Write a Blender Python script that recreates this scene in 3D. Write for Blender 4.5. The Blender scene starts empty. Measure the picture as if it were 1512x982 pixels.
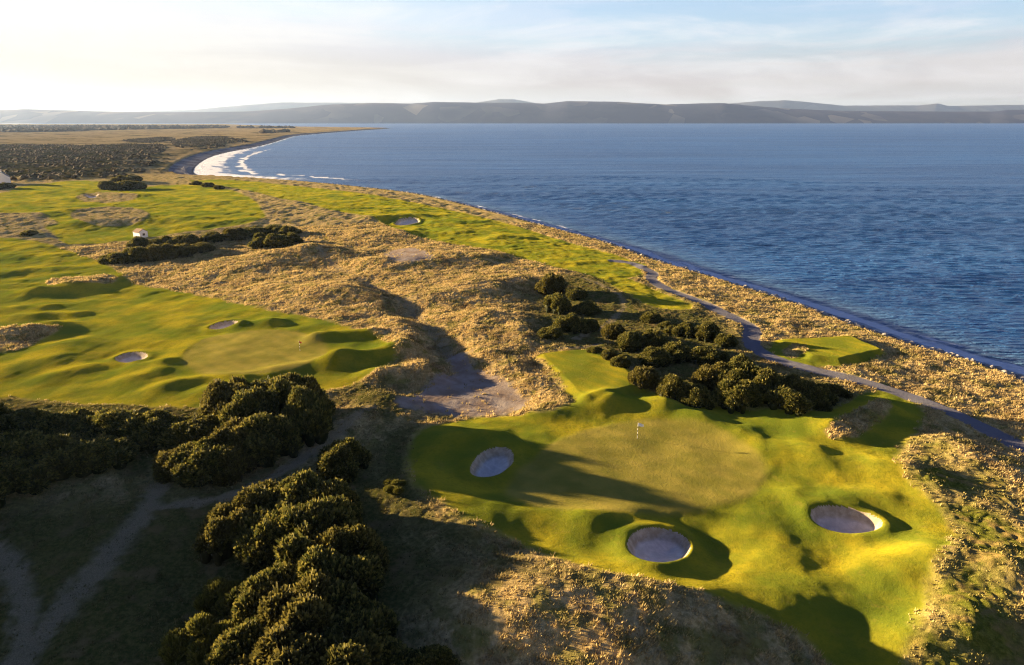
import bpy, bmesh, math, random
import numpy as np

random.seed(7)
RNG = np.random.default_rng(11)
scene = bpy.context.scene
COL = scene.collection
R = math.radians

# ------------------------------------------------------------------ camera model (metres; eye above the course)
CAM_H = 42.0
FPX = 1008.0                      # 24 mm lens on a 1512 px wide frame
HORIZON = 177.0
PITCH = math.atan((491.0 - HORIZON) / FPX)
CP, SP = math.cos(PITCH), math.sin(PITCH)
SEA_Z = -5.0
SUN_AZ = -71.0                    # degrees from the viewing direction, negative = left
SUN_EL = 8.4
SUN_DIR = np.array([math.sin(R(SUN_AZ)) * math.cos(R(SUN_EL)), math.cos(R(SUN_AZ)) * math.cos(R(SUN_EL)), math.sin(R(SUN_EL))])

def ray(px, py):
    u = (np.asarray(px, float) - 756.0) / FPX
    v = (491.0 - np.asarray(py, float)) / FPX
    return u, CP + v * SP, -SP + v * CP

def at_level(px, py, z=0.0):
    dx, dy, dz = ray(px, py)
    t = (z - CAM_H) / dz
    return dx * t, dy * t

# ------------------------------------------------------------------ noise
_P = np.random.default_rng(3).permutation(1024)
_P = np.concatenate([_P, _P, _P])
_A = np.random.default_rng(4).uniform(0, 2 * np.pi, 1024)
_GX, _GY = np.cos(_A), np.sin(_A)

def perlin(x, y):
    xi = np.floor(x).astype(np.int64); yi = np.floor(y).astype(np.int64)
    xf = x - xi; yf = y - yi
    u = xf * xf * xf * (xf * (xf * 6 - 15) + 10); v = yf * yf * yf * (yf * (yf * 6 - 15) + 10)
    def g(ix, iy, fx, fy):
        h = _P[(_P[ix & 1023] + iy) & 1023]
        return _GX[h] * fx + _GY[h] * fy
    a = g(xi, yi, xf, yf); b = g(xi + 1, yi, xf - 1, yf)
    c = g(xi, yi + 1, xf, yf - 1); d = g(xi + 1, yi + 1, xf - 1, yf - 1)
    return ((a + (b - a) * u) * (1 - v) + (c + (d - c) * u) * v) * 1.5

def fbm(x, y, s, octaves=3, seed=0.0, gain=0.5):
    out = 0; amp = 1.0; f = 1.0 / s
    for k in range(octaves):
        out = out + amp * perlin(x * f + seed + 17.3 * k, y * f - seed * 1.7 + 9.1 * k)
        amp *= gain; f *= 2.03
    return out

def sstep(a, b, x):
    t = np.clip((x - a) / (b - a), 0, 1)
    return t * t * (3 - 2 * t)

# ------------------------------------------------------------------ polygons and lines
def chaikin(P, closed=True, n=2):
    P = np.asarray(P, float)
    for _ in range(n):
        Q = np.roll(P, -1, 0) if closed else P[1:]
        B = P if closed else P[:-1]
        N = np.empty((len(B) * 2, 2)); N[0::2] = .75 * B + .25 * Q; N[1::2] = .25 * B + .75 * Q
        if not closed: N = np.vstack([P[:1], N, P[-1:]])
        P = N
    return P

def seg_dist(x, y, P, closed):
    n = len(P); best = np.full(x.shape, 1e18)
    for i in range(n if closed else n - 1):
        a = P[i]; b = P[(i + 1) % n]
        dx, dy = b[0] - a[0], b[1] - a[1]; L = dx * dx + dy * dy + 1e-12
        t = np.clip(((x - a[0]) * dx + (y - a[1]) * dy) / L, 0, 1)
        best = np.minimum(best, (x - a[0] - t * dx) ** 2 + (y - a[1] - t * dy) ** 2)
    return np.sqrt(best)

def inside(x, y, P):
    n = len(P); c = np.zeros(x.shape, bool)
    for i in range(n):
        x0, y0 = P[i]; x1, y1 = P[(i + 1) % n]
        if y0 == y1: continue
        c ^= ((y0 > y) != (y1 > y)) & (x < (x1 - x0) * (y - y0) / (y1 - y0) + x0)
    return c

def poly_sd(x, y, P, margin=12.0):
    """signed distance, positive inside, -margin far away"""
    out = np.full(x.shape, -margin)
    lo = P.min(0) - margin; hi = P.max(0) + margin
    m = (x > lo[0]) & (x < hi[0]) & (y > lo[1]) & (y < hi[1])
    if m.any():
        xs, ys = x[m], y[m]
        d = seg_dist(xs, ys, P, True)
        out[m] = np.where(inside(xs, ys, P), d, -np.minimum(d, margin))
    return out

def line_dist(x, y, P, margin):
    out = np.full(x.shape, margin * 1.0)
    lo = P.min(0) - margin; hi = P.max(0) + margin
    m = (x > lo[0]) & (x < hi[0]) & (y > lo[1]) & (y < hi[1])
    if m.any(): out[m] = np.minimum(seg_dist(x[m], y[m], P, False), margin)
    return out

# ------------------------------------------------------------------ shoreline
_SH = [(1700, 640), (1600, 592), (1512, 556), (1463, 541), (1386, 520), (1305, 493), (1224, 463), (1143, 437), (1062, 412), (1000, 395),
       (930, 368), (880, 355), (831, 342), (780, 328), (732, 315), (680, 302), (632, 291), (566, 283), (500, 276), (430, 269.5), (380, 265), (339, 262.5),
       (305, 261), (288, 258), (284, 252), (292, 242), (311, 231), (339, 224), (367, 219), (394, 213.5), (422, 204.5), (436, 200.5),
       (478, 197), (525, 193.2), (565, 190.8), (578, 189.6)]
_sx, _sy = at_level([p[0] for p in _SH], [p[1] for p in _SH], SEA_Z)
SHORE = chaikin(np.stack([_sx, _sy], 1), False, 2)
_d0 = SHORE[0] - SHORE[6]; _d0 /= np.linalg.norm(_d0)
LAND = np.vstack([SHORE[0] + _d0 * 900, SHORE, [[-1500, 4900], [-3000, 7600], [-12000, 7600], [-12000, -900]]])
SHORELINE = np.vstack([SHORE[0] + _d0 * 900, SHORE, [[-1500, 4900], [-3000, 7600]]])

def shore_sd(x, y):
    d = np.full(x.shape, 1e9)
    d = seg_dist(x, y, SHORELINE, False)
    return np.where(inside(x, y, LAND), d, -d)

_bayx, _bayy = at_level(300, 245, SEA_Z)
def beach_w(x, y):
    return 8.0 + 12.0 * sstep(520, 600, y) * sstep(-50, -120, x - 0 * y)

def base_z(x, y, ds=None):
    if ds is None: ds = shore_sd(x, y)
    B = beach_w(x, y)
    z = np.where(ds < 0, SEA_Z + np.maximum(ds * 0.07, -2.5), SEA_Z + 2.5 * np.minimum(ds / B, 1))
    z = z + 1.0 * sstep(B, B + 3.5, ds) + 1.5 * sstep(B + 3, B + 45, ds)
    z = z - 4.0 * (1 - sstep(-125, -28, x)) * sstep(84, 105, y) * (1 - sstep(210, 330, y))
    far = sstep(20, 80, ds)
    z = z + far * (0.5 * fbm(x, y, 90, 2, 5.0) + 0.3 * fbm(x, y, 40, 1, 2.0))
    return z

def at_base(px, py):
    px = np.atleast_1d(np.asarray(px, float)); py = np.atleast_1d(np.asarray(py, float))
    dx, dy, dz = ray(px, py); z = np.zeros_like(px)
    for _ in range(6):
        t = (z - CAM_H) / dz
        z = 0.4 * z + 0.6 * base_z(dx * t, dy * t)
    t = (z - CAM_H) / dz
    return dx * t, dy * t

# ------------------------------------------------------------------ mounds, ridges and hollows of the links: (x0,y0,x1,y1,width,height)
RIDGES = [
    # main green complex
    (800, 609, 900, 598, 2.8, .9), (900, 598, 975, 600, 2.8, .9), (985, 607, 1010, 612, 3.0, .7),
    (790, 770, 870, 772, 2.8, 0.5), (870, 775, 930, 764, 2.6, .45), (890, 790, 905, 786, 2.6, .2),
    (1165, 762, 1178, 745, 3.0, .3), (1180, 738, 1300, 736, 2.2, .7),
    (1040, 622, 1090, 642, 2.8, .7), (1130, 662, 1180, 668, 3.2, .8),
    
    (1150, 612, 1200, 625, 4.0, 1.0), (1230, 685, 1280, 690, 3.4, .9), (1330, 705, 1370, 715, 3.2, .9),
    (1125, 805, 1150, 850, 4.0, .35), (1180, 905, 1230, 885, 4.0, .7), (1310, 850, 1350, 800, 4.0, .8),
    (1060, 780, 1080, 800, 4.0, -.5), (1240, 835, 1260, 850, 3.6, -.5), (1100, 890, 1140, 900, 4, .5),
    (650, 650, 660, 690, 5, .8), (640, 735, 720, 760, 4.5, .8), (690, 655, 725, 648, 2.6, .7),
    # dune at the bottom of the picture
    (780, 905, 930, 880, 8.0, 2.6), (900, 950, 1010, 940, 8.0, 1.6), (1060, 965, 1150, 1010, 5, .7), (800, 985, 900, 1010, 8, 2.0),
    (600, 735, 690, 785, 5, .9), (590, 830, 660, 820, 5, 1.0), (600, 925, 700, 915, 6, 1.2),
    # rough mounds at the right
    (1390, 840, 1470, 850, 3.2, 1.3), (1440, 925, 1500, 920, 3.6, 1.4), (1350, 960, 1390, 950, 3.2, 1.2), (1490, 860, 1530, 865, 3, 1.0),
    (1400, 740, 1470, 760, 4, .6), (1400, 660, 1480, 690, 5, .8),
    # left green complex
    (470, 500, 548, 496, 2.6, 1.5), (405, 550, 500, 538, 3.0, 1.0), (500, 538, 588, 522, 3.2, 1.8),
    (245, 575, 262, 570, 3.2, 1.1), (318, 580, 340, 577, 3.2, 1.2), (300, 562, 360, 558, 2.4, .7), (200, 560, 230, 552, 3.6, .9),
    (205, 540, 240, 537, 2.8, 1.0), (360, 482, 400, 479, 3.0, 1.3), (90, 555, 130, 545, 4, .9), (20, 545, 70, 535, 5, .8),
    (20, 497, 70, 488, 6.0, 3.0), (90, 515, 120, 508, 5.0, 1.0), (60, 432, 130, 426, 5.0, 1.8), (190, 430, 225, 432, 3, .7), (10, 460, 60, 455, 5, .9),
    (30, 470, 110, 466, 3.5, 1.0), (120, 418, 170, 412, 6, 1.6), (0, 405, 80, 398, 5, .8), (20, 380, 90, 378, 6, .8),
    # central dunes
    (395, 385, 450, 380, 9.0, 4.0), (330, 400, 380, 398, 9.0, 2.2), (250, 392, 330, 390, 8.0, 1.6), (470, 375, 500, 380, 8.0, 2.0),
    (560, 390, 610, 388, 9.0, 2.4), (620, 372, 700, 384, 7.0, 2.0), (700, 420, 760, 415, 7.0, 2.2), (500, 430, 560, 440, 7.0, 1.8),
    (640, 440, 720, 432, 7.0, 1.8), (400, 425, 480, 440, 7.0, 1.8), (720, 470, 760, 475, 6.0, 1.5), (590, 480, 610, 520, 4.5, 1.3),
    (760, 540, 800, 575, 3.0, .4), (700, 520, 745, 535, 4.0, .8), (560, 555, 620, 548, 3.6, 1.3), (560, 590, 610, 597, 3.0, .9),
    (470, 345, 560, 350, 12, 1.8), (560, 325, 610, 320, 8, 1.8), (480, 320, 540, 322, 12, 1.6), (430, 300, 500, 306, 12, 1.3),
    (480, 392, 520, 400, 6, -1.5), (540, 415, 600, 455, 4, -1.2), (600, 455, 650, 510, 4, -1.4), (650, 510, 690, 550, 5, -1.2),
    (640, 590, 740, 585, 8, -1.2),
    (770, 490, 780, 505, 3, .8), (880, 420, 930, 440, 6, .8),
    (1235, 640, 1300, 605, 3.0, 1.2),
    # upper left fairways
    (120, 330, 200, 325, 9, 2.0), (60, 318, 90, 312, 8, 1.4), (240, 325, 300, 322, 8, .9), (250, 300, 320, 298, 10, .8), (300, 330, 370, 326, 7, 1.2),
    (130, 292, 200, 290, 10, 2.0), (30, 300, 80, 296, 10, 1.2), (60, 285, 130, 281, 10, .9), (600, 345, 680, 343, 6, .7), (730, 352, 760, 350, 5, .8),
    (640, 326, 700, 328, 7, .6), (850, 375, 900, 385, 5, .5),
    # banks beside the near paths
    (350, 745, 480, 700, 3, .6), (530, 620, 560, 600, 4, .8), (480, 640, 520, 625, 3.5, .7), (560, 730, 600, 722, 2.2, .6),
]
_r = np.array(RIDGES, float)
_ax, _ay = at_base(_r[:, 0], _r[:, 1]); _bx, _by = at_base(_r[:, 2], _r[:, 3])

def ridge_z(x, y):
    z = np.zeros(x.shape)
    for i in range(len(RIDGES)):
        w = _r[i, 4]; h = _r[i, 5] * (.75 if w >= 6 else 1.0); m3 = 3.2 * w
        x0, x1 = sorted((_ax[i], _bx[i])); y0, y1 = sorted((_ay[i], _by[i]))
        m = (x > x0 - m3) & (x < x1 + m3) & (y > y0 - m3) & (y < y1 + m3)
        if not m.any(): continue
        xs, ys = x[m], y[m]
        dx, dy = _bx[i] - _ax[i], _by[i] - _ay[i]; L = dx * dx + dy * dy + 1e-9
        t = np.clip(((xs - _ax[i]) * dx + (ys - _ay[i]) * dy) / L, 0, 1)
        d2 = (xs - _ax[i] - t * dx) ** 2 + (ys - _ay[i] - t * dy) ** 2
        z[m] += h * np.exp(-d2 / (w * w))
    return z

def soft_z(x, y, ds=None):
    if ds is None: ds = shore_sd(x, y)
    far = sstep(12, 45, ds)
    return base_z(x, y, ds) + (ridge_z(x, y) + 0.16 * fbm(x, y, 14, 3, 31.0) + 0.10 * fbm(x, y, 6.5, 1, 3.0)) * far

def at(px, py, zfun=soft_z):
    px = np.atleast_1d(np.asarray(px, float)); py = np.atleast_1d(np.asarray(py, float))
    dx, dy, dz = ray(px, py); z = np.zeros_like(px)
    for _ in range(9):
        t = (z - CAM_H) / dz
        z = 0.5 * z + 0.5 * zfun(dx * t, dy * t)
    t = (z - CAM_H) / dz
    return dx * t, dy * t

def wpoly(P, n=2, closed=True):
    x, y = at([p[0] for p in P], [p[1] for p in P])
    return chaikin(np.stack([x, y], 1), closed, n)

# ------------------------------------------------------------------ the course's regions
TURF = [wpoly(p) for p in [
    # round the main green
    [(605, 650), (640, 628), (700, 616), (765, 614), (835, 603), (850, 588), (840, 568), (805, 540), (788, 526), (870, 517), (892, 525), (932, 560), (955, 578),
     (1010, 592), (1090, 604), (1180, 607), (1240, 600), (1290, 572), (1345, 590), (1362, 602), (1358, 635), (1330, 660), (1322, 690), (1385, 745), (1412, 790),
     (1380, 840), (1368, 890), (1336, 935), (1335, 985), (1350, 1050), (1280, 1030), (1225, 975), (1190, 940), (1120, 905), (1055, 880), (985, 858), (900, 845), (850, 833), (770, 800),
     (700, 770), (640, 738), (603, 700)],
    # round the left green
    [(-420, 620), (0, 582), (60, 592), (200, 600), (300, 603), (365, 597), (470, 578), (540, 562), (596, 522), (562, 498), (545, 488), (490, 474), (400, 460),
     (330, 443), (250, 427), (190, 419), (175, 398), (120, 376), (60, 357), (0, 349), (-300, 345)],
    # upper left fairway
    [(-260, 300), (0, 292), (30, 274), (130, 264), (190, 281), (250, 272), (330, 276), (372, 292), (388, 310), (392, 326), (330, 336), (250, 346), (170, 357),
     (92, 362), (82, 345), (62, 335), (95, 328), (40, 310), (-260, 330)],
    # fairway along the coast
    [(262, 266), (345, 265), (420, 273), (500, 281), (580, 293), (650, 307), (740, 327), (820, 352), (870, 367), (930, 381), (935, 395), (900, 398), (945, 418), (985, 435), (1035, 457),
     (980, 458), (930, 440), (880, 408), (820, 396), (740, 371), (650, 357), (590, 341), (565, 325), (480, 309), (410, 291), (330, 274)],
    # small tee by the path
    [(1130, 514), (1150, 501), (1258, 498), (1312, 521), (1280, 537), (1232, 541), (1175, 541), (1140, 531)],
    [(860, 398), (930, 384), (960, 392), (945, 396), (950, 410), (900, 410)],
]]
NOT_TURF = [wpoly(p) for p in [
    [(1221, 637), (1247, 612), (1312, 592), (1314, 604), (1290, 630), (1252, 651), (1228, 649)],
    [(-300, 500), (0, 484), (60, 479), (100, 484), (60, 500), (30, 520), (-300, 560)],
    [(105, 310), (150, 304), (215, 308), (225, 322), (190, 334), (130, 334), (105, 322)],
    [(110, 288), (150, 282), (205, 286), (200, 296), (150, 300), (115, 296)],
    [(1155, 517), (1170, 513), (1190, 517), (1188, 526), (1168, 529), (1157, 524)],
    [(60, 415), (110, 409), (165, 405), (178, 413), (150, 420), (90, 421)],
]]
TURF.append(wpoly([(792, 526), (888, 516), (958, 576), (860, 596)], 0))
GREENS = [wpoly(p) for p in [
    [(745, 712), (790, 668), (860, 634), (950, 616), (1040, 618), (1108, 655), (1137, 690), (1115, 732), (1050, 752), (930, 756), (820, 754), (752, 738)],
    [(262, 527), (300, 497), (370, 486), (450, 489), (488, 510), (470, 535), (400, 550), (330, 556), (280, 548)],
]]
TEES = [wpoly(p, 0) for p in [
    [(800, 529), (884, 520), (946, 573), (866, 590)],
    [(1150, 508), (1255, 502), (1298, 521), (1235, 535), (1200, 530)],
    [(95, 347), (150, 344), (160, 359), (98, 361)],
]]
DIRT = [wpoly(p) for p in [
    [(580, 592), (630, 566), (672, 548), (700, 540), (728, 550), (768, 575), (790, 600), (745, 610), (690, 616), (630, 612), (600, 603)],
    [(560, 375), (600, 366), (650, 378), (620, 390), (575, 388)],
    [(655, 525), (690, 518), (705, 545), (670, 552)],
]]
SAND_BUNKERS = [
    ([(693, 701), (699, 681), (714, 666), (735, 660), (755, 664), (759, 680), (745, 695), (720, 704)], 1.5, 'grey sand bunker in shade left of the flag green'),
    ([(926, 809), (931, 790), (950, 780), (985, 780), (1010, 790), (1021, 806), (1011, 823), (980, 830), (950, 827)], 1.6, 'round sand bunker in front of the flag green'),
    ([(1197, 756), (1205, 747), (1240, 746), (1285, 757), (1305, 770), (1296, 781), (1260, 786), (1225, 781), (1203, 770)], 1.5, 'long oval sand bunker right of the flag green'),
    ([(168, 528), (185, 521), (212, 520), (220, 524), (205, 531), (175, 534)], 1.3, 'small sand bunker on the left edge of the distant left green'),
    ([(306, 483), (325, 475), (350, 472), (357, 475), (340, 481), (315, 486)], 1.3, 'narrow sand bunker at the back of the left green'),
    ([(580, 331), (588, 323), (602, 320), (618, 322), (620, 328), (600, 332)], 1.6, 'far sand bunker beside the fairway along the coast'),
    ([(121, 289), (135, 285.5), (150, 287), (145, 290), (128, 291)], 1.5, 'tiny far grey bunker among the upper left fairways'),
]
BUNK = [wpoly(p) for p, _, _ in SAND_BUNKERS]
PATH = wpoly([(905, 385), (935, 388), (952, 397), (966, 404), (958, 412), (985, 428), (1040, 448), (1085, 470), (1113, 484), (1108, 500), (1112, 516), (1150, 533), (1200, 545),
              (1260, 560), (1330, 580), (1400, 606), (1450, 630), (1512, 662), (1640, 735)], 2, False)
TRACKS = [(wpoly(p, 2, False), w) for p, w in [
    ([(-20, 1050), (40, 960), (110, 880), (170, 810), (215, 755), (240, 715), (255, 680)], 2.0),
    ([(215, 755), (270, 745), (340, 732), (420, 695), (480, 655), (520, 620), (545, 600)], 1.3),
    ([(-60, 780), (0, 815), (30, 860), (40, 930), (20, 1000)], 1.5),
    ([(690, 560), (660, 520), (640, 495), (610, 455), (560, 428), (510, 400), (470, 370), (440, 340)], 1.6),
    ([(740, 530), (800, 520), (880, 510)], .8),
    ([(590, 430), (680, 425), (760, 418), (800, 405)], .9),
    ([(885, 522), (930, 545), (960, 560), (1010, 570), (1060, 590)], .8),
    ([(860, 410), (930, 440), (900, 480), (850, 500)], .8),
    ([(40, 300), (55, 325), (70, 345), (110, 362), (200, 372)], 1.5),
]]
DARK = [(wpoly(p), s) for p, s in [       # patches of green, not straw, rough; lower-left shade partly put into the colour
    ([(60, 860), (130, 760), (215, 720), (300, 740), (330, 800), (320, 880), (290, 960), (250, 1060), (-100, 1060)], 3.0),
    ([(-200, 780), (80, 730), (170, 760), (60, 900), (-200, 950)], 4.0),
    ([(540, 640), (620, 620), (640, 740), (780, 830), (860, 850), (760, 850), (640, 810), (560, 780), (530, 710)], 4.0),
    ([(1350, 640), (1420, 700), (1520, 760), (1560, 1050), (1330, 1050), (1345, 940), (1400, 800), (1390, 740), (1330, 690)], 3.0),
    ([(780, 410), (900, 400), (1090, 470), (1100, 540), (1250, 560), (1260, 600), (1040, 600), (900, 530), (780, 510)], 4.0),
    ([(480, 575), (560, 560), (640, 612), (560, 630)], 3.0),
    ([(-200, 575), (480, 575), (500, 640), (250, 720), (-200, 720)], 4.0),
    ([(-200, 730), (250, 735), (560, 650), (620, 740), (700, 830), (640, 900), (600, 1060), (-200, 1060)], 5.0),
    ([(860, 840), (985, 855), (1060, 880), (1010, 872), (900, 856)], 2.0),
]]
HEATH = [wpoly(p, 1) for p in [
    [(-400, 262), (20, 268), (150, 264), (205, 258), (215, 248), (232, 242), (215, 232), (250, 222), (235, 212), (140, 216), (60, 214), (-400, 225)],
    [(250, 208), (310, 200), (370, 208), (350, 214), (290, 222), (262, 219)],
    [(190, 206), (250, 203), (262, 207), (230, 211), (180, 210)],
]]
FARWOOD = [wpoly(p, 1) for p in [
    [(-400, 197), (60, 196), (150, 192), (330, 189.5), (342, 188), (330, 186.9), (-400, 186.6)],
    [(350, 189.9), (430, 189.2), (440, 188.6), (350, 188.2)],
    [(380, 198), (420, 195.5), (430, 194), (390, 195)],
]]

def masks(x, y, ds):
    e1 = 0.5 * fbm(x, y, 2.2, 2, 77.0) + 0.45 * fbm(x, y, 9.0, 1, 71.0)
    M = {}
    t = np.zeros(x.shape)
    for P in TURF: t = np.maximum(t, sstep(-1.2, .7, poly_sd(x, y, P) + e1 * .8))
    for P in NOT_TURF: t = t * (1 - sstep(-.5, .5, poly_sd(x, y, P) + e1 * .8))
    g = np.zeros(x.shape)
    for P in GREENS: g = np.maximum(g, sstep(-.8, .8, poly_sd(x, y, P) + e1 * .35))
    te = np.zeros(x.shape)
    for P in TEES: te = np.maximum(te, sstep(-.25, .25, poly_sd(x, y, P) + e1 * .05))
    d = np.zeros(x.shape)
    for P in DIRT: d = np.maximum(d, sstep(-1.2, 1.2, poly_sd(x, y, P) + e1 * 1.8))
    tr = np.zeros(x.shape)
    for P, w in TRACKS: tr = np.maximum(tr, 1 - sstep(w * .25, w * 1.1, line_dist(x, y, P, 6) + e1 * .8 + .55 * fbm(x, y, 1.1, 2, 93.0)))
    k = np.zeros(x.shape)
    for P, s in DARK[:3] + DARK[4:]: k = np.maximum(k, sstep(-s, s, poly_sd(x, y, P, 14) + e1 * 3.0))
    wd = sstep(-4, 4, poly_sd(x, y, DARK[3][0], 14) + e1 * 3.0 + 4 * fbm(x, y, 7, 2, 37.0))
    p = 1 - sstep(1.6, 2.0, line_dist(x, y, PATH, 6) + e1 * .22)
    b = (1 - sstep(-.6, .6, ds - beach_w(x, y) - .8 + e1 * .8))
    h = np.zeros(x.shape)
    hn = fbm(x, y, 60, 4, 41.0, .6) * 34 - 6
    for P in HEATH: h = np.maximum(h, sstep(-4, 4, poly_sd(x, y, P, 60) + hn))
    fw = np.zeros(x.shape)
    for P in FARWOOD: fw = np.maximum(fw, sstep(-6, 6, poly_sd(x, y, P, 60) + hn))
    bk = np.full(x.shape, -12.0)
    for P in BUNK: bk = np.maximum(bk, poly_sd(x, y, P))
    far = sstep(900, 1200, y)
    M.update(turf=t * (1 - far), green=g, tee=te, dirt=d, track=tr * (1 - t), dark=k * (1 - t), weed=wd * (1 - t), path=p, beach=b, heath=h * (1 - t), wood=fw, bunker=bk)
    return M

def full_z(x, y, ds=None, M=None, tufts=True):
    if ds is None: ds = shore_sd(x, y)
    if M is None: M = masks(x, y, ds)
    z = soft_z(x, y, ds)
    # tees are level platforms, bunkers are dug in
    for P in TEES[:2]:
        z = z + 0.9 * sstep(-2.2, .2, poly_sd(x, y, P))
    for (_, dep, _), P in zip(SAND_BUNKERS, BUNK):
        s = poly_sd(x, y, P)
        z = z - dep * (0.6 * sstep(-.3, .75, s) + .4 * sstep(0, 2.4, s)) + .18 * np.exp(-((s + .7) / .9) ** 2)
        z = z - .35 * np.exp(-((s + 2.5) / 2.2) ** 2)
    smooth = np.clip(M['turf'] + M['path'] + M['beach'] + M['green'] + M['tee'] + .75 * M['dirt'] + .6 * M['track'], 0, 1)
    rough = (1 - smooth) * (M['bunker'] < -.5) * sstep(10, 22, ds)
    if tufts:
        z = z + rough * (.34 * fbm(x, y, 13, 3, 8.0, .6) + .20 * np.abs(fbm(x, y, 2.3, 2, 14.0, .7)) + .2 * fbm(x, y, 5.2, 2, 55.0) * (1 - .6 * M['dark']) * (1 - .88 * M['weed']))
        z = z + rough * sstep(120, 400, y) * .35 * fbm(x, y, 9, 3, 91.0)
        z = z + M['heath'] * (1.4 + 1.2 * fbm(x, y, 9, 2, 23.0))
    z = z + M['green'] * .13 * fbm(x, y, 15, 2, 67.0)
    z = z + M['turf'] * (1 - M['green']) * (1 - M['tee']) * (.13 * fbm(x, y, 9, 3, 61.0, .55) + .04 * fbm(x, y, 2.6, 2, 63.0)) * (1 + .9 * sstep(110, 260, y))
    return z

# ------------------------------------------------------------------ small builders
def link(o):
    COL.objects.link(o); return o

def tag(o, label=None, cat=None, group=None, kind=None):
    if label: o['label'] = label
    if cat: o['category'] = cat
    if group: o['group'] = group
    if kind: o['kind'] = kind
    return o

def mesh_np(name, V, F, mat, attrs=None, smooth=True, parent=None, normals=None):
    """V (n,3); F (m,3) or (m,4) integer array"""
    V = np.asarray(V, np.float32); F = np.asarray(F, np.int32)
    me = bpy.data.meshes.new(name)
    k = F.shape[1]
    me.vertices.add(len(V)); me.vertices.foreach_set('co', V.ravel())
    me.loops.add(F.size); me.loops.foreach_set('vertex_index', F.ravel())
    me.polygons.add(len(F)); me.polygons.foreach_set('loop_start', np.arange(0, F.size, k, dtype=np.int32))
    me.polygons.foreach_set('loop_total', np.full(len(F), k, np.int32)) if False else None
    me.update(calc_edges=True)
    me.polygons.foreach_set('use_smooth', np.full(len(F), smooth, bool))
    for nme, a in (attrs or {}).items():
        at_ = me.attributes.new(nme, 'FLOAT', 'POINT'); at_.data.foreach_set('value', np.asarray(a, np.float32))
    if normals is not None:
        me.normals_split_custom_set_from_vertices(np.asarray(normals, np.float32))
    if mat: me.materials.append(mat)
    o = bpy.data.objects.new(name, me); link(o)
    if parent: o.parent = parent
    return o

def empty(name, loc, rz=0.0):
    o = bpy.data.objects.new(name, None); link(o); o.location = loc; o.rotation_euler = (0, 0, rz)
    o.empty_display_size = .5
    return o

def bm_obj(name, bm, mat, parent=None, smooth=False):
    me = bpy.data.meshes.new(name); bm.to_mesh(me); bm.free()
    if smooth: me.polygons.foreach_set('use_smooth', [True] * len(me.polygons))
    me.materials.append(mat)
    o = bpy.data.objects.new(name, me); link(o)
    if parent: o.parent = parent
    return o

# ------------------------------------------------------------------ materials
class NT:
    def __init__(s, name):
        s.m = bpy.data.materials.new(name); s.m.use_nodes = True
        s.t = s.m.node_tree; s.t.nodes.clear()
        s.out = s.n('ShaderNodeOutputMaterial')
    def n(s, typ, **kw):
        nd = s.t.nodes.new(typ)
        for k, v in kw.items(): setattr(nd, k, v)
        return nd
    def l(s, a, b): s.t.links.new(a, b)
    def val(s, sock, v):
        if isinstance(v, (int, float)): sock.default_value = v
        elif isinstance(v, tuple): sock.default_value = (*v, 1) if len(v) == 3 and sock.type == 'RGBA' else v
        else: s.l(v, sock)
    def attr(s, name): return s.n('ShaderNodeAttribute', attribute_name=name).outputs['Fac']
    def math(s, op, a, b=0.0, clamp=False):
        nd = s.n('ShaderNodeMath', operation=op, use_clamp=clamp); s.val(nd.inputs[0], a); s.val(nd.inputs[1], b); return nd.outputs[0]
    def mix(s, f, a, b):
        nd = s.n('ShaderNodeMix', data_type='RGBA'); s.val(nd.inputs[0], f); s.val(nd.inputs[6], a); s.val(nd.inputs[7], b); return nd.outputs[2]
    def noise(s, scale, detail=3.0, rough=.55, vec=None, dist=0.0):
        nd = s.n('ShaderNodeTexNoise'); nd.inputs['Scale'].default_value = scale; nd.inputs['Detail'].default_value = detail
        nd.inputs['Roughness'].default_value = rough; nd.inputs['Distortion'].default_value = dist
        s.l(vec if vec is not None else s.pos(), nd.inputs['Vector']); return nd.outputs['Fac']
    def pos(s):
        if not hasattr(s, '_pos'): s._pos = s.n('ShaderNodeNewGeometry').outputs['Position']
        return s._pos
    def scaled(s, v):
        nd = s.n('ShaderNodeMapping'); nd.inputs['Scale'].default_value = v; s.l(s.pos(), nd.inputs['Vector']); return nd.outputs[0]
    def ramp(s, f, lo, hi):
        nd = s.n('ShaderNodeMapRange'); nd.interpolation_type = 'SMOOTHSTEP'
        s.val(nd.inputs[0], f); nd.inputs[1].default_value = lo; nd.inputs[2].default_value = hi; return nd.outputs[0]
    def bsdf(s, col, rough=.9, spec=.2, bump=None, bstr=.5, bdist=.1, drough=0.0):
        b = s.n('ShaderNodeBsdfPrincipled'); s.val(b.inputs['Base Color'], col); s.val(b.inputs['Roughness'], rough)
        b.inputs['Specular IOR Level'].default_value = spec
        if 'Diffuse Roughness' in b.inputs: b.inputs['Diffuse Roughness'].default_value = drough
        if bump is not None:
            bp = s.n('ShaderNodeBump'); s.val(bp.inputs['Strength'], bstr); bp.inputs['Distance'].default_value = bdist
            s.l(bump, bp.inputs['Height']); s.l(bp.outputs[0], b.inputs['Normal'])
        s.l(b.outputs[0], s.out.inputs['Surface']); return b

TURF_A, TURF_B = (.135, .155, .014), (.325, .268, .017)
GREEN_A, GREEN_B = (.190, .172, .028), (.300, .245, .048)
STRAW_A, STRAW_B = (.62, .455, .195), (.35, .255, .095)

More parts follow.
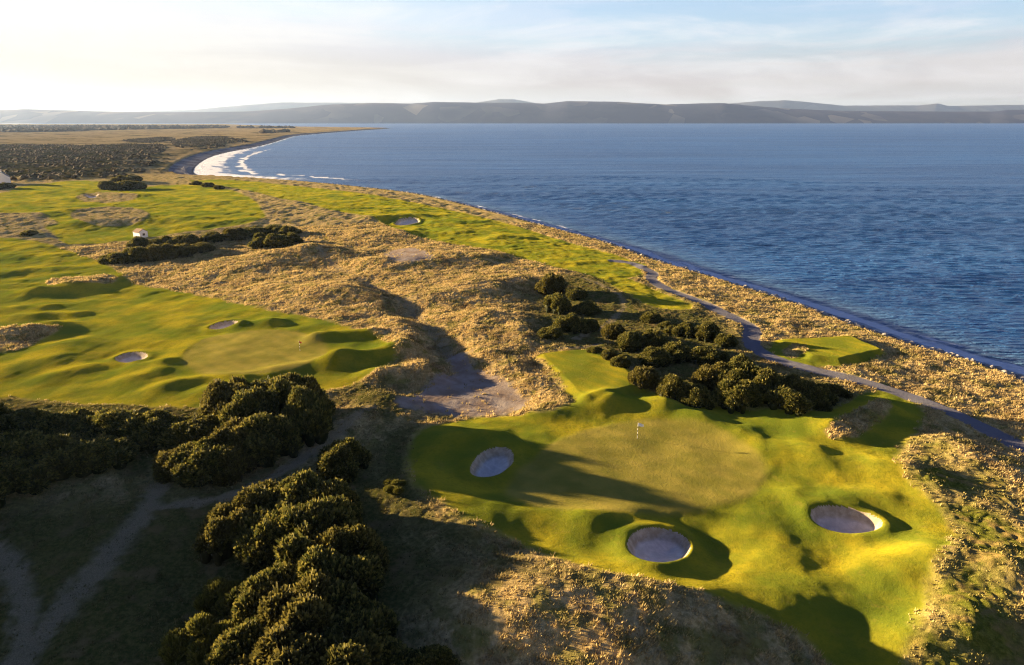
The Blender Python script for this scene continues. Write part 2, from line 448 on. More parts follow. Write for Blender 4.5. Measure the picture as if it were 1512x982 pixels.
def ground_material():
    s = NT('links_ground')
    big = s.noise(.05, 3); mid = s.noise(.35, 4); fine = s.noise(2.2, 4, .65); grain = s.noise(9.0, 3, .7)
    # straw coloured rough with green showing through
    straw = s.mix(s.ramp(fine, .35, .68), STRAW_B, STRAW_A)
    straw = s.mix(s.math('MULTIPLY', s.ramp(mid, .46, .62), .75), straw, (.15, .15, .025))
    straw = s.mix(s.math('MULTIPLY', s.ramp(s.noise(.12, 4, .6), .54, .66), .4), straw, (.20, .13, .06))
    dk = s.mix(s.ramp(fine, .35, .7), (.050, .060, .012), (.125, .115, .030))
    dk = s.mix(s.math('MULTIPLY', s.ramp(mid, .5, .68), .8), dk, (.19, .135, .055))
    c = s.mix(s.math('MULTIPLY', s.attr('dark'), .95), straw, dk)
    wee = s.mix(s.ramp(fine, .35, .7), (.085, .098, .012), (.20, .19, .030))
    wee = s.mix(s.math('MULTIPLY', s.ramp(mid, .5, .64), .85), wee, (.29, .20, .065))
    c = s.mix(s.attr('weed'), c, wee)
    flat = s.mix(s.ramp(s.noise(.012, 5, .6), .47, .63), (.44, .31, .125), (.13, .105, .035))
    c = s.mix(s.math('MULTIPLY', s.attr('flats'), .9), c, flat)
    heath = s.mix(s.ramp(s.noise(.16, 4), .4, .62), (.028, .030, .009), (.085, .068, .022))
    c = s.mix(s.attr('heath'), c, heath)
    c = s.mix(s.attr('wood'), c, (.045, .036, .018))
    dirt = s.mix(s.ramp(mid, .35, .7), (.27, .20, .14), (.38, .32, .26))
    dirt = s.mix(s.math('MULTIPLY', s.ramp(grain, .5, .7), .3), dirt, (.22, .17, .12))
    c = s.mix(s.math('MULTIPLY', s.attr('track'), .75), c, s.mix(s.ramp(grain, .35, .65), (.20, .16, .085), (.37, .30, .17)))
    c = s.mix(s.attr('dirt'), c, dirt)
    turf = s.mix(s.ramp(s.noise(.13, 4), .35, .65), TURF_A, TURF_B)
    turf = s.mix(s.math('MULTIPLY', s.ramp(fine, .42, .72), .5), turf, (.10, .125, .009))
    turf = s.mix(s.math('MULTIPLY', s.ramp(grain, .45, .7), .3), turf, (.34, .30, .03))
    turf = s.mix(s.math('MULTIPLY', s.ramp(s.noise(.045, 4, .6), .46, .62), .6), turf, (.095, .140, .014))
    turf = s.mix(s.math('MULTIPLY', s.ramp(s.noise(.6, 5, .7), .56, .70), .35), turf, (.25, .19, .035))
    # mowing lines
    w = s.n('ShaderNodeTexWave', wave_type='BANDS', bands_direction='DIAGONAL'); w.inputs['Scale'].default_value = .16
    w.inputs['Distortion'].default_value = 1.2; w.inputs['Detail'].default_value = 2; s.l(s.pos(), w.inputs['Vector'])
    tee = s.mix(s.math('MULTIPLY', w.outputs['Fac'], .5), turf, (.135, .165, .016))
    tee = s.mix(s.math('MULTIPLY', s.ramp(s.noise(1.2, 5, .7), .55, .7), .5), tee, (.24, .21, .055))
    green = s.mix(s.ramp(s.noise(.22, 5, .6), .3, .7), GREEN_A, GREEN_B)
    green = s.mix(s.math('MULTIPLY', w.outputs['Fac'], .22), green, (.15, .16, .03))
    c = s.mix(s.attr('turf'), c, turf)
    c = s.mix(s.attr('tee'), c, tee)
    c = s.mix(s.attr('green'), c, green)
    peb = s.n('ShaderNodeTexVoronoi'); peb.inputs['Scale'].default_value = 2.2; s.l(s.pos(), peb.inputs['Vector'])
    shingle = s.mix(s.ramp(peb.outputs['Color'], .2, .8), (.085, .085, .09), (.22, .21, .205))
    shingle = s.mix(s.ramp(big, .42, .6), shingle, (.25, .24, .235))
    c = s.mix(s.attr('beach'), c, shingle)
    c = s.mix(s.attr('wet'), c, (.06, .06, .065))
    asph = s.mix(fine, (.12, .12, .14), (.175, .17, .185))
    asph = s.mix(s.math('MULTIPLY', s.ramp(mid, .5, .7), .4), asph, (.15, .13, .10))
    c = s.mix(s.attr('path'), c, asph)
    hgt = s.math('ADD', s.math('MULTIPLY', fine, .6), s.math('MULTIPLY', grain, .4))
    sm = s.math('MAXIMUM', s.math('MAXIMUM', s.attr('turf'), s.attr('path')), s.attr('green'))
    st = s.math('SUBTRACT', .95, s.math('MULTIPLY', sm, .55))
    b = s.bsdf(c, .95, 0.0, hgt, st, .35, .9)
    # grass blades catch the low sun: a microfibre sheen in the grass's own colour
    s.val(b.inputs['Sheen Weight'], s.math('ADD', s.math('MULTIPLY', s.attr('turf'), .10), s.math('SUBTRACT', .16, s.math('MULTIPLY', s.attr('flats'), .12)))); b.inputs['Sheen Roughness'].default_value = .55
    hv = s.n('ShaderNodeHueSaturation'); hv.inputs['Value'].default_value = 1.5; s.l(c, hv.inputs['Color']); s.l(hv.outputs[0], b.inputs['Sheen Tint'])
    return s.m

def sand_material(name, a, b, edge=None):
    s = NT(name)
    n = s.noise(1.3, 5, .65); g = s.noise(14, 3, .7)
    c = s.mix(s.ramp(n, .35, .7), a, b)
    c = s.mix(s.math('MULTIPLY', s.ramp(g, .52, .7), .3), c, tuple(.7 * v for v in a))
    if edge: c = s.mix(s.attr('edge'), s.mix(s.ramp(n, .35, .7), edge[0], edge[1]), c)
    s.bsdf(c, .95, .1, s.math('ADD', n, s.math('MULTIPLY', g, .4)), .5, .15, .6)
    return s.m

def gorse_material():
    s = NT('gorse_foliage')
    v = s.attr('tint'); o = s.n('ShaderNodeObjectInfo').outputs['Random']
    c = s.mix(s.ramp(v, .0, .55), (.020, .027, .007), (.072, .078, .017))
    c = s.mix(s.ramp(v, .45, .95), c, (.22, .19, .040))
    c = s.mix(s.math('MULTIPLY', s.ramp(o, .6, 1.0), .28), c, (.12, .078, .022))
    c = s.mix(s.math('MULTIPLY', s.ramp(s.noise(.9, 3), .5, .7), .5), c, (.085, .072, .018))
    b = s.bsdf(c, .75, .15)
    tr = s.n('ShaderNodeBsdfTranslucent'); s.l(c, tr.inputs['Color'])
    mx = s.n('ShaderNodeMixShader'); mx.inputs[0].default_value = .3
    s.l(b.outputs[0], mx.inputs[1]); s.l(tr.outputs[0], mx.inputs[2]); s.l(mx.outputs[0], s.out.inputs['Surface'])
    return s.m

def broom_material():
    s = NT('broom_foliage')
    v = s.attr('tint')
    c = s.mix(v, (.05, .06, .012), (.20, .18, .03))
    b = s.bsdf(c, .7, .15)
    tr = s.n('ShaderNodeBsdfTranslucent'); s.l(c, tr.inputs['Color'])
    mx = s.n('ShaderNodeMixShader'); mx.inputs[0].default_value = .3
    s.l(b.outputs[0], mx.inputs[1]); s.l(tr.outputs[0], mx.inputs[2]); s.l(mx.outputs[0], s.out.inputs['Surface'])
    return s.m

def grass_material():
    s = NT('straw_grass')
    v = s.attr('tint'); k = s.attr('dark')
    c = s.mix(v, (.24, .18, .065), (.66, .495, .225))
    c = s.mix(s.math('MULTIPLY', s.ramp(s.noise(.35, 4), .47, .63), .6), c, s.mix(v, (.10, .11, .02), (.24, .22, .05)))
    c = s.mix(s.math('MULTIPLY', s.ramp(s.noise(.12, 4, .6), .54, .66), .55), c, (.17, .105, .045))
    d = s.mix(v, (.05, .055, .014), (.20, .165, .055))
    c = s.mix(k, c, d)
    c = s.mix(s.attr('weed'), c, s.mix(v, (.10, .12, .015), (.31, .255, .06)))
    b = s.bsdf(c, .8, .1)
    tr = s.n('ShaderNodeBsdfTranslucent'); s.l(c, tr.inputs['Color'])
    mx = s.n('ShaderNodeMixShader'); mx.inputs[0].default_value = .3
    s.l(b.outputs[0], mx.inputs[1]); s.l(tr.outputs[0], mx.inputs[2]); s.l(mx.outputs[0], s.out.inputs['Surface'])
    return s.m

def sea_material():
    s = NT('sea_water')
    near = s.scaled((.14, .62, 1)); nb = s.noise(1.0, 4, .6, near, .4)
    n2 = s.noise(1.0, 4, .6, s.scaled((.012, .045, 1)), .3)
    n3 = s.noise(1.0, 3, .6, s.scaled((.0012, .006, 1)), .3)
    rip = s.noise(1.0, 3, .6, s.scaled((.55, 1.3, 1)), .3)
    h = s.math('ADD', s.math('MULTIPLY', nb, 1.0), s.math('MULTIPLY', n2, 2.4))
    h = s.math('ADD', h, s.math('MULTIPLY', rip, .28))
    n4 = s.noise(1.0, 5, .65, s.scaled((.0035, .022, 1)), .3)
    h = s.math('ADD', h, s.math('MULTIPLY', n4, 7.0))
    c = s.mix(s.ramp(s.math('ADD', s.math('MULTIPLY', n3, .5), s.math('MULTIPLY', n4, .5)), .36, .62), (.011, .063, .195), (.027, .113, .295))
    foam = s.attr('foam'); fn = s.noise(.8, 5, .7)
    fm = s.math('MULTIPLY', s.ramp(s.math('ADD', foam, s.math('MULTIPLY', s.math('SUBTRACT', fn, .5), .9)), .35, .75), s.ramp(foam, .02, .2))
    c = s.mix(s.math('MULTIPLY', s.attr('shallow'), .6), c, (.10, .18, .26))
    c = s.mix(fm, c, (.62, .65, .69))
    b = s.bsdf(c, s.math('ADD', .34, s.math('MULTIPLY', fm, .5)), .5, h, 1.0, 1.4)
    b.inputs['IOR'].default_value = 1.33
    return s.m

def hill_material(name, a, b, f):
    s = NT(name)
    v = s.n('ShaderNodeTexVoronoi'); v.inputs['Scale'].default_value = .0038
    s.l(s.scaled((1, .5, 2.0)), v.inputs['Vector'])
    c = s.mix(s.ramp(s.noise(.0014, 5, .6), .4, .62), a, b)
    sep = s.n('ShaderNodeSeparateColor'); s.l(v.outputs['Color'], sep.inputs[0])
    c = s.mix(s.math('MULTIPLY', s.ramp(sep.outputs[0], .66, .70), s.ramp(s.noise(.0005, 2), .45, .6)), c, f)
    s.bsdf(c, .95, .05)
    return s.m

def plain(name, col, rough=.7, spec=.3, scale=3.0, var=.25, bump=.2):
    s = NT(name)
    n = s.noise(scale, 4, .6)
    c = s.mix(n, tuple(v * (1 - var) for v in col), tuple(min(1, v * (1 + var)) for v in col))
    s.bsdf(c, rough, spec, n, bump, .05)
    return s.m

M_GROUND = ground_material()
M_SAND = sand_material('bunker_sand', (.60, .53, .43), (.76, .68, .57), ((.34, .27, .18), (.50, .42, .31)))  # second pair: brown bank face, coloured like sand in shade
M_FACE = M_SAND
M_GORSE = gorse_material(); M_BROOM = broom_material(); M_GRASS = grass_material(); M_SEA = sea_material()
M_ROCK = plain('shore_rock', (.27, .25, .225), .9, .2, 1.6, .45, .6)
M_WHITE = plain('white_render', (.78, .77, .74), .8, .2, .6, .06, .1)
M_SLATE = plain('slate_roof', (.11, .11, .12), .7, .3, 1.5, .3, .3)
M_BROWN = plain('brown_roof', (.20, .12, .07), .8, .2, 1.5, .3, .3)
M_GLASS = plain('window_glass', (.03, .035, .04), .15, .5, 1, .1, 0)
M_POLE = plain('white_pole', (.75, .74, .70), .5, .4, 2, .05, 0)
M_BAND = plain('dark_band', (.04, .04, .04), .5, .4, 2, .05, 0)
M_FLAG = plain('white_flag', (.80, .80, .80), .8, .2, 4, .04, 0)
M_RED = plain('red_flag', (.50, .03, .02), .8, .2, 4, .1, 0)
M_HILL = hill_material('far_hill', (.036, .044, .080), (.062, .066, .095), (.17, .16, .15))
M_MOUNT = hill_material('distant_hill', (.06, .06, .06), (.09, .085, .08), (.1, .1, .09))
M_FARWOOD = plain('far_wood_foliage', (.055, .038, .014), .9, .1, .15, .6, 0)
M_HEATH = plain('heath_foliage', (.062, .042, .012), .9, .1, .25, .65, 0)

# ------------------------------------------------------------------ terrain: one sheet in rings, fine near by and coarse far off
NA = 1150
ANG = np.radians(np.linspace(-54, 54, NA))
_r1 = np.geomspace(24, 420, 1150)
_r2 = np.geomspace(420, 13500, 300)[1:]
RAD = np.concatenate([_r1, _r2]); NR = len(RAD)
GX = (RAD[:, None] * np.sin(ANG)[None]); GY = (RAD[:, None] * np.cos(ANG)[None])
gx, gy = GX.ravel(), GY.ravel()
DS = shore_sd(gx, gy)
MK = masks(gx, gy, DS)
GZ = full_z(gx, gy, DS, MK)
_land = (DS > -60)
V = np.stack([gx, gy, GZ], 1)
# smooth vertex normals over the whole sheet so that its pieces meet without a seam
Zg = GZ.reshape(NR, NA); P3 = V.reshape(NR, NA, 3)
du = np.gradient(P3, axis=1); dv = np.gradient(P3, axis=0)
NRM = np.cross(du, dv).reshape(-1, 3); NRM /= np.linalg.norm(NRM, axis=1, keepdims=True); NRM *= np.sign(NRM[:, 2:3])
idx = np.arange(NR * NA).reshape(NR, NA)
Q = np.stack([idx[:-1, :-1], idx[:-1, 1:], idx[1:, 1:], idx[1:, :-1]], -1).reshape(-1, 4)
fds = DS[Q].mean(1)
Q = Q[(fds > -50) & (V[Q, 1].mean(1) < 7600)]
def fmean(a): return a[Q].mean(1)
kls = np.zeros(len(Q), int)
kls[fmean(MK['turf']) > .5] = 1
kls[fmean(MK['tee']) > .5] = 3
kls[fmean(MK['green']) > .5] = 2
kls[fmean(MK['path']) > .5] = 4
kls[(fmean(MK['beach']) > .5)] = 5
fb = fmean(MK['bunker'])
for i, P in enumerate(BUNK):
    s = poly_sd(gx, gy, P)
    f = s[Q].mean(1)
    kls[f > -.12] = 100 + i
    kls[f > (.5 if i < 6 else -.12)] = 200 + i
ATTR = {k: MK[k] for k in ('turf', 'green', 'tee', 'dirt', 'track', 'dark', 'weed', 'path', 'beach', 'heath', 'wood')}
ATTR['flats'] = sstep(480, 760, gy); ATTR['wet'] = (1 - sstep(.3, 2.2, DS)) * .8
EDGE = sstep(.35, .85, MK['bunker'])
def piece(name, code, mat, parent=None):
    F = Q[kls == code]
    if not len(F): return None
    u, inv = np.unique(F, return_inverse=True)
    o = mesh_np(name, V[u], inv.reshape(-1, 4), mat, {k: a[u] for k, a in (ATTR if mat is M_GROUND else {'edge': EDGE}).items()}, True, None, NRM[u])
    if parent:
        o.parent = parent; o.matrix_parent_inverse = parent.matrix_world.inverted()
    return o
tag(piece('ground', 0, M_GROUND), 'rough links ground of straw and green grass', None, None, 'structure')
tag(piece('fairway', 1, M_GROUND), 'mown yellow green fairway turf', None, None, 'structure')
tag(piece('putting_green', 2, M_GROUND), 'closely mown putting greens', None, None, 'structure')
tag(piece('tee_ground', 3, M_GROUND), 'level mown tee platforms', None, None, 'structure')
tag(piece('path', 4, M_GROUND), 'grey tarmac path winding along the coast', None, None, 'structure')
tag(piece('beach', 5, M_GROUND), 'grey shingle beach along the water', None, None, 'structure')
for i, (pp, dep, lab) in enumerate(SAND_BUNKERS):
    c = BUNK[i].mean(0)
    root = empty('sand_bunker', (c[0], c[1], float(full_z(np.array([c[0]]), np.array([c[1]]))[0])))
    bpy.context.view_layer.update()
    tag(root, lab, 'bunker', 'sand bunkers on the course')
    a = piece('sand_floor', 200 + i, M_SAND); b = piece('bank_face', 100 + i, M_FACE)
    for o in (a, b):
        if o:
            o.parent = root; o.matrix_parent_inverse = root.matrix_world.inverted()

def ground_z(x, y):
    return full_z(np.atleast_1d(np.asarray(x, float)), np.atleast_1d(np.asarray(y, float)))

# ------------------------------------------------------------------ sea
NAs = 900
sang = np.radians(np.linspace(-34, 56, NAs))
srad = np.concatenate([np.geomspace(60, 620, 1150), np.geomspace(620, 25000, 200)[1:]])
SX = srad[:, None] * np.sin(sang)[None]; SY = srad[:, None] * np.cos(sang)[None]
sx, sy = SX.ravel(), SY.ravel()
sds = shore_sd(sx, sy)
cell = (np.gradient(srad)[:, None] * np.ones(NAs)[None]).ravel()
sz = np.zeros(sx.shape)
wr = np.random.default_rng(5)
depthf = .35 + .65 * sstep(0, 60, -sds)
for k in range(46):
    lam = 1.5 * (5.5 / 1.5) ** wr.random()
    th = R(80) + wr.normal(0, .22)
    amp = .0066 * lam ** 1.0 * (0.6 + .8 * wr.random())
    fade = np.clip((lam / cell - 2.0) / 3.0, 0, 1)
    ph = wr.random() * 6.28
    sz += amp * fade * np.sin((sx * math.cos(th) + sy * math.sin(th)) * 2 * math.pi / lam + ph + .8 * fbm(sx, sy, 60, 1, k * 3.1))
sz *= depthf * (1.0 + .25 * fbm(sx, sy, 70, 2, 12.0))
off = -sds
wob = 1.1 * fbm(sx, sy, 16, 2, 6.0)
inbay = sstep(540, 600, sy) * sstep(1500, 900, sy) * sstep(60, -60, sx + 60)
foam = np.exp(-((off - 2.6 - 1.3 * wob) / 2.2) ** 2) + .8 * np.exp(-((off - 6.0 - 2 * wob) / .9) ** 2) * sstep(-.1, .5, fbm(sx, sy, 26, 2, 66.0))
bayfoam = sstep(0, 2, off) * (1 - sstep(8, 44, off + 9 * wob)) * (1.1 + .5 * fbm(sx, sy, 8, 3, 21.0)) + .9 * np.exp(-((off - 46 - 5 * wob) / 4) ** 2)
foam = np.clip(np.maximum(foam, inbay * bayfoam), 0, 1) * (off > -3)
sz += SEA_Z + .10 * np.exp(-((off - 6.0 - 2 * wob) / 1.6) ** 2)
sidx = np.arange(sx.size).reshape(len(srad), NAs)
SQ = np.stack([sidx[:-1, :-1], sidx[1:, :-1], sidx[1:, 1:], sidx[:-1, 1:]], -1).reshape(-1, 4)[:, ::-1]
SQ = SQ[(sds[SQ].min(1) < 6)]
u, inv = np.unique(SQ, return_inverse=True)
SQ = inv.reshape(-1, 4)
sea = mesh_np('sea', np.stack([sx, sy, sz], 1)[u], SQ, M_SEA, {'foam': foam[u], 'shallow': (1 - sstep(2, 22, off))[u]})
tag(sea, 'rippled blue sea of the bay', None, None, 'structure')

# ------------------------------------------------------------------ hills across the water
def hills(name, prof, D, base, mat, depth, label, rough):
    xs = np.linspace(-120, 1640, 520)
    top = np.interp(xs, [p[0] for p in prof], [p[1] for p in prof])
    az = (xs - 756) / FPX
    n = 34
    t = np.linspace(0, 1, n)
    X = np.zeros((n, len(xs))); Y = X.copy(); Z = X.copy()
    Hh = (HORIZON - top) / FPX / CP * D + CAM_H
    for j in range(n):
        d = D + depth * (t[j] - .5)
        X[j] = az * d / CP * 1.0; Y[j] = d
        prof_h = math.sin(min(t[j] / .5, 1) * math.pi / 2) ** .9 if t[j] <= .5 else math.cos((t[j] - .5) / .5 * math.pi / 2) ** .8
        Z[j] = SEA_Z - 1 + (Hh - SEA_Z) * prof_h
    nz = fbm(X.ravel(), Y.ravel(), 900, 4, 3.3).reshape(X.shape) * rough
    Z += nz * np.sin(np.clip(t, 0, 1) * math.pi)[:, None]
    nb = fbm(X.ravel(), Y.ravel(), 70, 2, 9.3).reshape(X.shape) * rough * .12
    Z += nb * np.sin(t * math.pi)[:, None]
    ii = np.arange(n * len(xs)).reshape(n, len(xs))
    F = np.stack([ii[:-1, :-1], ii[:-1, 1:], ii[1:, 1:], ii[1:, :-1]], -1).reshape(-1, 4)
    o = mesh_np(name, np.stack([X.ravel(), Y.ravel(), Z.ravel()], 1), F, mat)
    tag(o, label, None, None, 'structure'); return o
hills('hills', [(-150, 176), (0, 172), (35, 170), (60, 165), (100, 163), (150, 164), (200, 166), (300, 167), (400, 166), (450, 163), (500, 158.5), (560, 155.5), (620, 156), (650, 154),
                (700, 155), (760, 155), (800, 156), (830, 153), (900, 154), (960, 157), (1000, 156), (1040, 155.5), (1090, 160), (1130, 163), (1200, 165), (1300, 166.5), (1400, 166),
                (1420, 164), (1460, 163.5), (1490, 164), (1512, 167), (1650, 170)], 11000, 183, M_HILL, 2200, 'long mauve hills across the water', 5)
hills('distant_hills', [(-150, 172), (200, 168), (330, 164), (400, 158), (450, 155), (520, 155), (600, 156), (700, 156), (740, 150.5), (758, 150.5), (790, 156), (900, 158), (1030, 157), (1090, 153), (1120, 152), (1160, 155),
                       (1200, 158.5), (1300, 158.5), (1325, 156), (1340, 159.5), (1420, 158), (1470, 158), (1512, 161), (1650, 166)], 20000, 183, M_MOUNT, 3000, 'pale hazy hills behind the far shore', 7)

# ------------------------------------------------------------------ gorse bushes
def ico(sub):
    bm = bmesh.new(); bmesh.ops.create_icosphere(bm, subdivisions=sub, radius=1)
    v = np.array([x.co[:] for x in bm.verts]); f = np.array([[q.index for q in p.verts] for p in bm.faces]); bm.free(); return v, f
ICO1, ICO2, ICO3 = ico(1), ico(2), ico(3)

def gorse_mesh(name, seed, n_lobes=13, sprigs=9000, mat=None, upright=0.0, size=(.07, .18)):
    """a bush 2 m wide and 1 m tall in its own units: a lumpy dome closed by an inner body and covered in sprigs"""
    g = np.random.default_rng(seed)
    lob = []
    for k in range(n_lobes):
        a = g.uniform(0, 6.283); rr = .80 * math.sqrt(g.random()) if k else 0
        hgt = (.66 - .48 * rr ** 1.5) * g.uniform(.6, 1.22)
        lr = g.uniform(.15, .36) * (1 - .2 * rr)
        lob.append((rr * math.cos(a), rr * math.sin(a), hgt, lr, lr * g.uniform(.75, 1.0)))
    VV = []; FF = []; TT = []; nv = 0
    # inner bodies
    for (cx, cy, cz, lr, lz) in lob:
        v, f = ICO2
        n = fbm(v[:, 0] * 3 + cx * 9, v[:, 1] * 3 + v[:, 2] * 4, 1.0, 2, seed * 1.3)
        p = v * np.array([lr, lr, lz]) * (.86 + .18 * n[:, None]) + np.array([cx, cy, cz])
        p[:, 2] = np.maximum(p[:, 2], -.06)
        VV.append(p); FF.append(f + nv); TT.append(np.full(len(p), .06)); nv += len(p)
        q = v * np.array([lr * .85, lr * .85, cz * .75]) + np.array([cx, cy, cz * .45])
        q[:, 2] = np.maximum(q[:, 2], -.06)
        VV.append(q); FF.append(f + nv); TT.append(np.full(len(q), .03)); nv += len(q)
    # sprigs
    w = np.array([l[3] ** 2 for l in lob]); w /= w.sum()
    pick = g.choice(len(lob), sprigs, p=w)
    d = g.normal(size=(sprigs, 3)); d[:, 2] = np.abs(d[:, 2]) * 1.0 - .30; d /= np.linalg.norm(d, axis=1, keepdims=True)
    L = np.array(lob)[pick]
    cl = fbm(d[:, 0] * 5 + L[:, 0] * 7, d[:, 1] * 5 + d[:, 2] * 5 + L[:, 1] * 7, 1.0, 2, seed * 2.1)
    rad = .92 + .26 * cl + g.uniform(-.06, .07, sprigs) + .30 * (g.random(sprigs) > .93) * g.random(sprigs)
    c = L[:, :3] + d * np.stack([L[:, 3], L[:, 3], L[:, 4]], 1) * rad[:, None]
    keep = c[:, 2] > .0
    c, d, cl = c[keep], d[keep], cl[keep]; m = len(c)
    up = d + np.array([0, 0, .45 + upright]) + g.normal(0, .42, (m, 3)); up /= np.linalg.norm(up, axis=1, keepdims=True)
    side = np.cross(up, g.normal(size=(m, 3))); side /= np.linalg.norm(side, axis=1, keepdims=True)
    ln = g.uniform(size[0], size[1], m)[:, None] * .55; wd = ln * g.uniform(.28, .5, (m, 1)) / (1 + upright)
    quad = np.stack([c - side * wd, c + side * wd, c + up * ln * 1.6 + side * wd * .5, c + up * ln * 1.6 - side * wd * .5], 1).reshape(-1, 3)
    fq = np.arange(m * 4).reshape(m, 4)
    tri = np.concatenate([fq[:, [0, 1, 2]], fq[:, [0, 2, 3]]]) + nv
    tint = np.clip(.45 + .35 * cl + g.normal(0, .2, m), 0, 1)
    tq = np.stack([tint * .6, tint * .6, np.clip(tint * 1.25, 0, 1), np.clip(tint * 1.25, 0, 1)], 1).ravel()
    VV.append(quad); FF.append(tri); TT.append(tq)
    o = mesh_np(name, np.concatenate(VV), np.concatenate(FF), mat, {'tint': np.concatenate(TT)}, False)
    return o
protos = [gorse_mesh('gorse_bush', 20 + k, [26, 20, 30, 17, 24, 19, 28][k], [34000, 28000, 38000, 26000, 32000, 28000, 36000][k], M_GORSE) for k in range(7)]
broom_proto = gorse_mesh('broom_shrub', 55, 9, 6500, M_BROOM, 1.2, (.18, .34))
used = set()
CLUSTERS = [
  # (phrase, group, [(px, py of the foot, width, height)])
  ('left of the long dark gorse bank behind the near tracks', 'gorse along the near left bank',
   [(-150, 660, 9, 4.4), (-80, 655, 9, 4.4), (-15, 640, 8, 4.2), (45, 640, 8, 3.7), (105, 645, 8, 3.7), (165, 650, 8, 3.9), (225, 652, 7.5, 3.7), (290, 655, 8, 4.0), (-60, 705, 10, 4.4), (20, 700, 9, 4.2), (90, 695, 9, 4.0), (150, 685, 8, 3.3), (10, 730, 8, 3.2)]),
  ('tall gorse clump in front of the left green', 'gorse clump before the left green',
   [(345, 622, 8, 5.6), (392, 614, 8, 6.2), (436, 612, 8, 6.4), (375, 640, 7.5, 6.2), (425, 630, 8, 7.0), (462, 640, 7, 6.6), (400, 668, 8, 5.2), (350, 675, 7, 4.2), (300, 700, 7.5, 4.4), (270, 698, 5.5, 3.4), (335, 702, 6, 3.6)]),
  ('big gorse thicket at the bottom of the photo', 'big near gorse thicket',
   [(385, 785, 8, 5.0), (440, 780, 8, 5.6), (488, 782, 7, 5.0), (345, 812, 6.5, 4.2), (410, 820, 8, 5.4), (475, 825, 8, 6.0), (518, 850, 6.5, 4.8), (440, 880, 8, 5.6), (500, 900, 8, 5.6), (395, 925, 7, 4.6), (450, 960, 8, 5.4),
    (515, 955, 7, 4.4), (375, 985, 6.5, 4.2), (430, 1030, 8, 4.6), (520, 1035, 8, 4.6), (575, 1005, 5, 2.6), (640, 1000, 4, 2.2)]),
  ('gorse stack on the dune above the tee', 'gorse on the dune above the tee',
   [(815, 432, 7, 4.4), (850, 440, 5.5, 2.8), (822, 460, 7, 4.2), (868, 462, 6, 2.6), (842, 488, 6.2, 3.4), (812, 498, 5, 2.2), (868, 488, 5, 2.4)]),
  ('rounded gorse group between dune and path bend', 'gorse between dune and path',
   [(962, 474, 4.3, 1.7), (905, 500, 4.7, 3.1), (928, 515, 5.2, 3.3), (962, 512, 5.2, 3.1), (985, 490, 4.3, 2.1), (1012, 495, 4.7, 2.6), (1045, 502, 5.2, 3.3), (1072, 512, 3.9, 2.2), (1000, 528, 5.6, 3.3), (1040, 535, 5.2, 2.9), (965, 535, 5.2, 2.8), (1068, 536, 4.3, 2.2)]),
  ('small gorse row beside the tee bank', 'gorse beside the tee bank',
   [(877, 526, 2.6, 1.2), (900, 535, 3, 1.5), (918, 545, 3.4, 1.7), (950, 572, 5, 3.2), (995, 588, 5.5, 3.6), (1028, 597, 4.8, 2.8)]),
  ('russet gorse mound between the green and the path', 'gorse between green and path',
   [(1058, 575, 6.5, 4.2), (1098, 578, 7.5, 5.2), (1130, 590, 6.5, 4.4), (1090, 601, 6.5, 3.6), (1170, 590, 6.5, 4.2), (1160, 603, 6, 3.0), (1205, 598, 6, 3.2), (1230, 588, 5, 2.4)]),
  ('distant dark gorse clump beyond the straw dune', 'distant gorse clump on the dune',
   [(172, 387, 9, 3.6), (200, 386, 10, 4.4), (235, 384, 10, 4.8), (270, 378, 10, 4.6), (298, 372, 9, 3.4), (205, 366, 8, 3.6), (245, 366, 10, 4.4), (275, 362, 9, 4.0), (318, 356, 9, 3.4), (345, 354, 9, 4.0), (375, 350, 10, 4.4), (408, 346, 9, 4.2), (428, 348, 8, 3.6), (385, 364, 10, 4.6), (412, 364, 10, 4.6), (433, 360, 7, 3.4)]),
  ('far gorse hump at the edge of the dark heath', 'far gorse hump by the heath',
   [(157, 279, 10, 4.6), (172, 280, 12, 5.2), (188, 280, 12, 5.4), (202, 279, 10, 4.4), (180, 271, 12, 5.4), (195, 268, 11, 4.6)]),
  ('far low gorse trio beside the coast fairway', 'far gorse trio by the coast fairway', [(289, 273, 7, 2.6), (307, 276, 8, 2.8), (323, 279, 7, 2.8)]),
  ('dark gorse below the white cottage', 'gorse below the white cottage', [(-6, 279, 10, 3.6), (9, 278, 9, 3.2)]),
]
ORD = ['leftmost', 'second from left', 'third from left', 'fourth from left', 'fifth from left', 'sixth from left', 'seventh from left', 'eighth from left', 'ninth from left', 'tenth from left', 'eleventh from left',
       'twelfth from left', 'thirteenth from left', 'fourteenth from left', 'fifteenth from left', 'sixteenth from left', 'seventeenth from left']
BUSH_XY = []
def put_bush(proto, px, py, w, h, label, cat, group):
    x, y = at(px, py)
    if proto.name not in used: o = proto; used.add(proto.name)
    else: o = proto.copy(); link(o)
    o.location = (x[0], y[0], float(ground_z(x, y)[0]) - .15)
    s = w / 2 * 1.12
    o.scale = (s * random.uniform(.92, 1.08), s * random.uniform(.92, 1.08), h * 1.06)
    o.rotation_euler = (0, 0, random.uniform(0, 6.28))
    BUSH_XY.append((x[0], y[0], w / 2))
    tag(o, label, cat, group)
    return o
pi = 0
for phrase, group, lst in CLUSTERS:
    vis = sorted([b for b in lst if b[0] > -40 and b[1] < 1020], key=lambda b: b[0])
    names = {}
    for i, b in enumerate(vis):
        names[b] = ('rightmost' if i == len(vis) - 1 and len(vis) > 2 else ORD[i]) + ' bush of the ' + phrase.replace('left of the ', '')
    for b in lst:
        lab = names.get(b, 'dark gorse bush outside the photo beside the ' + group.split(' ', 1)[0] + ' bank')
        put_bush(protos[pi % 7], *b, lab, 'bush', group); pi += 1
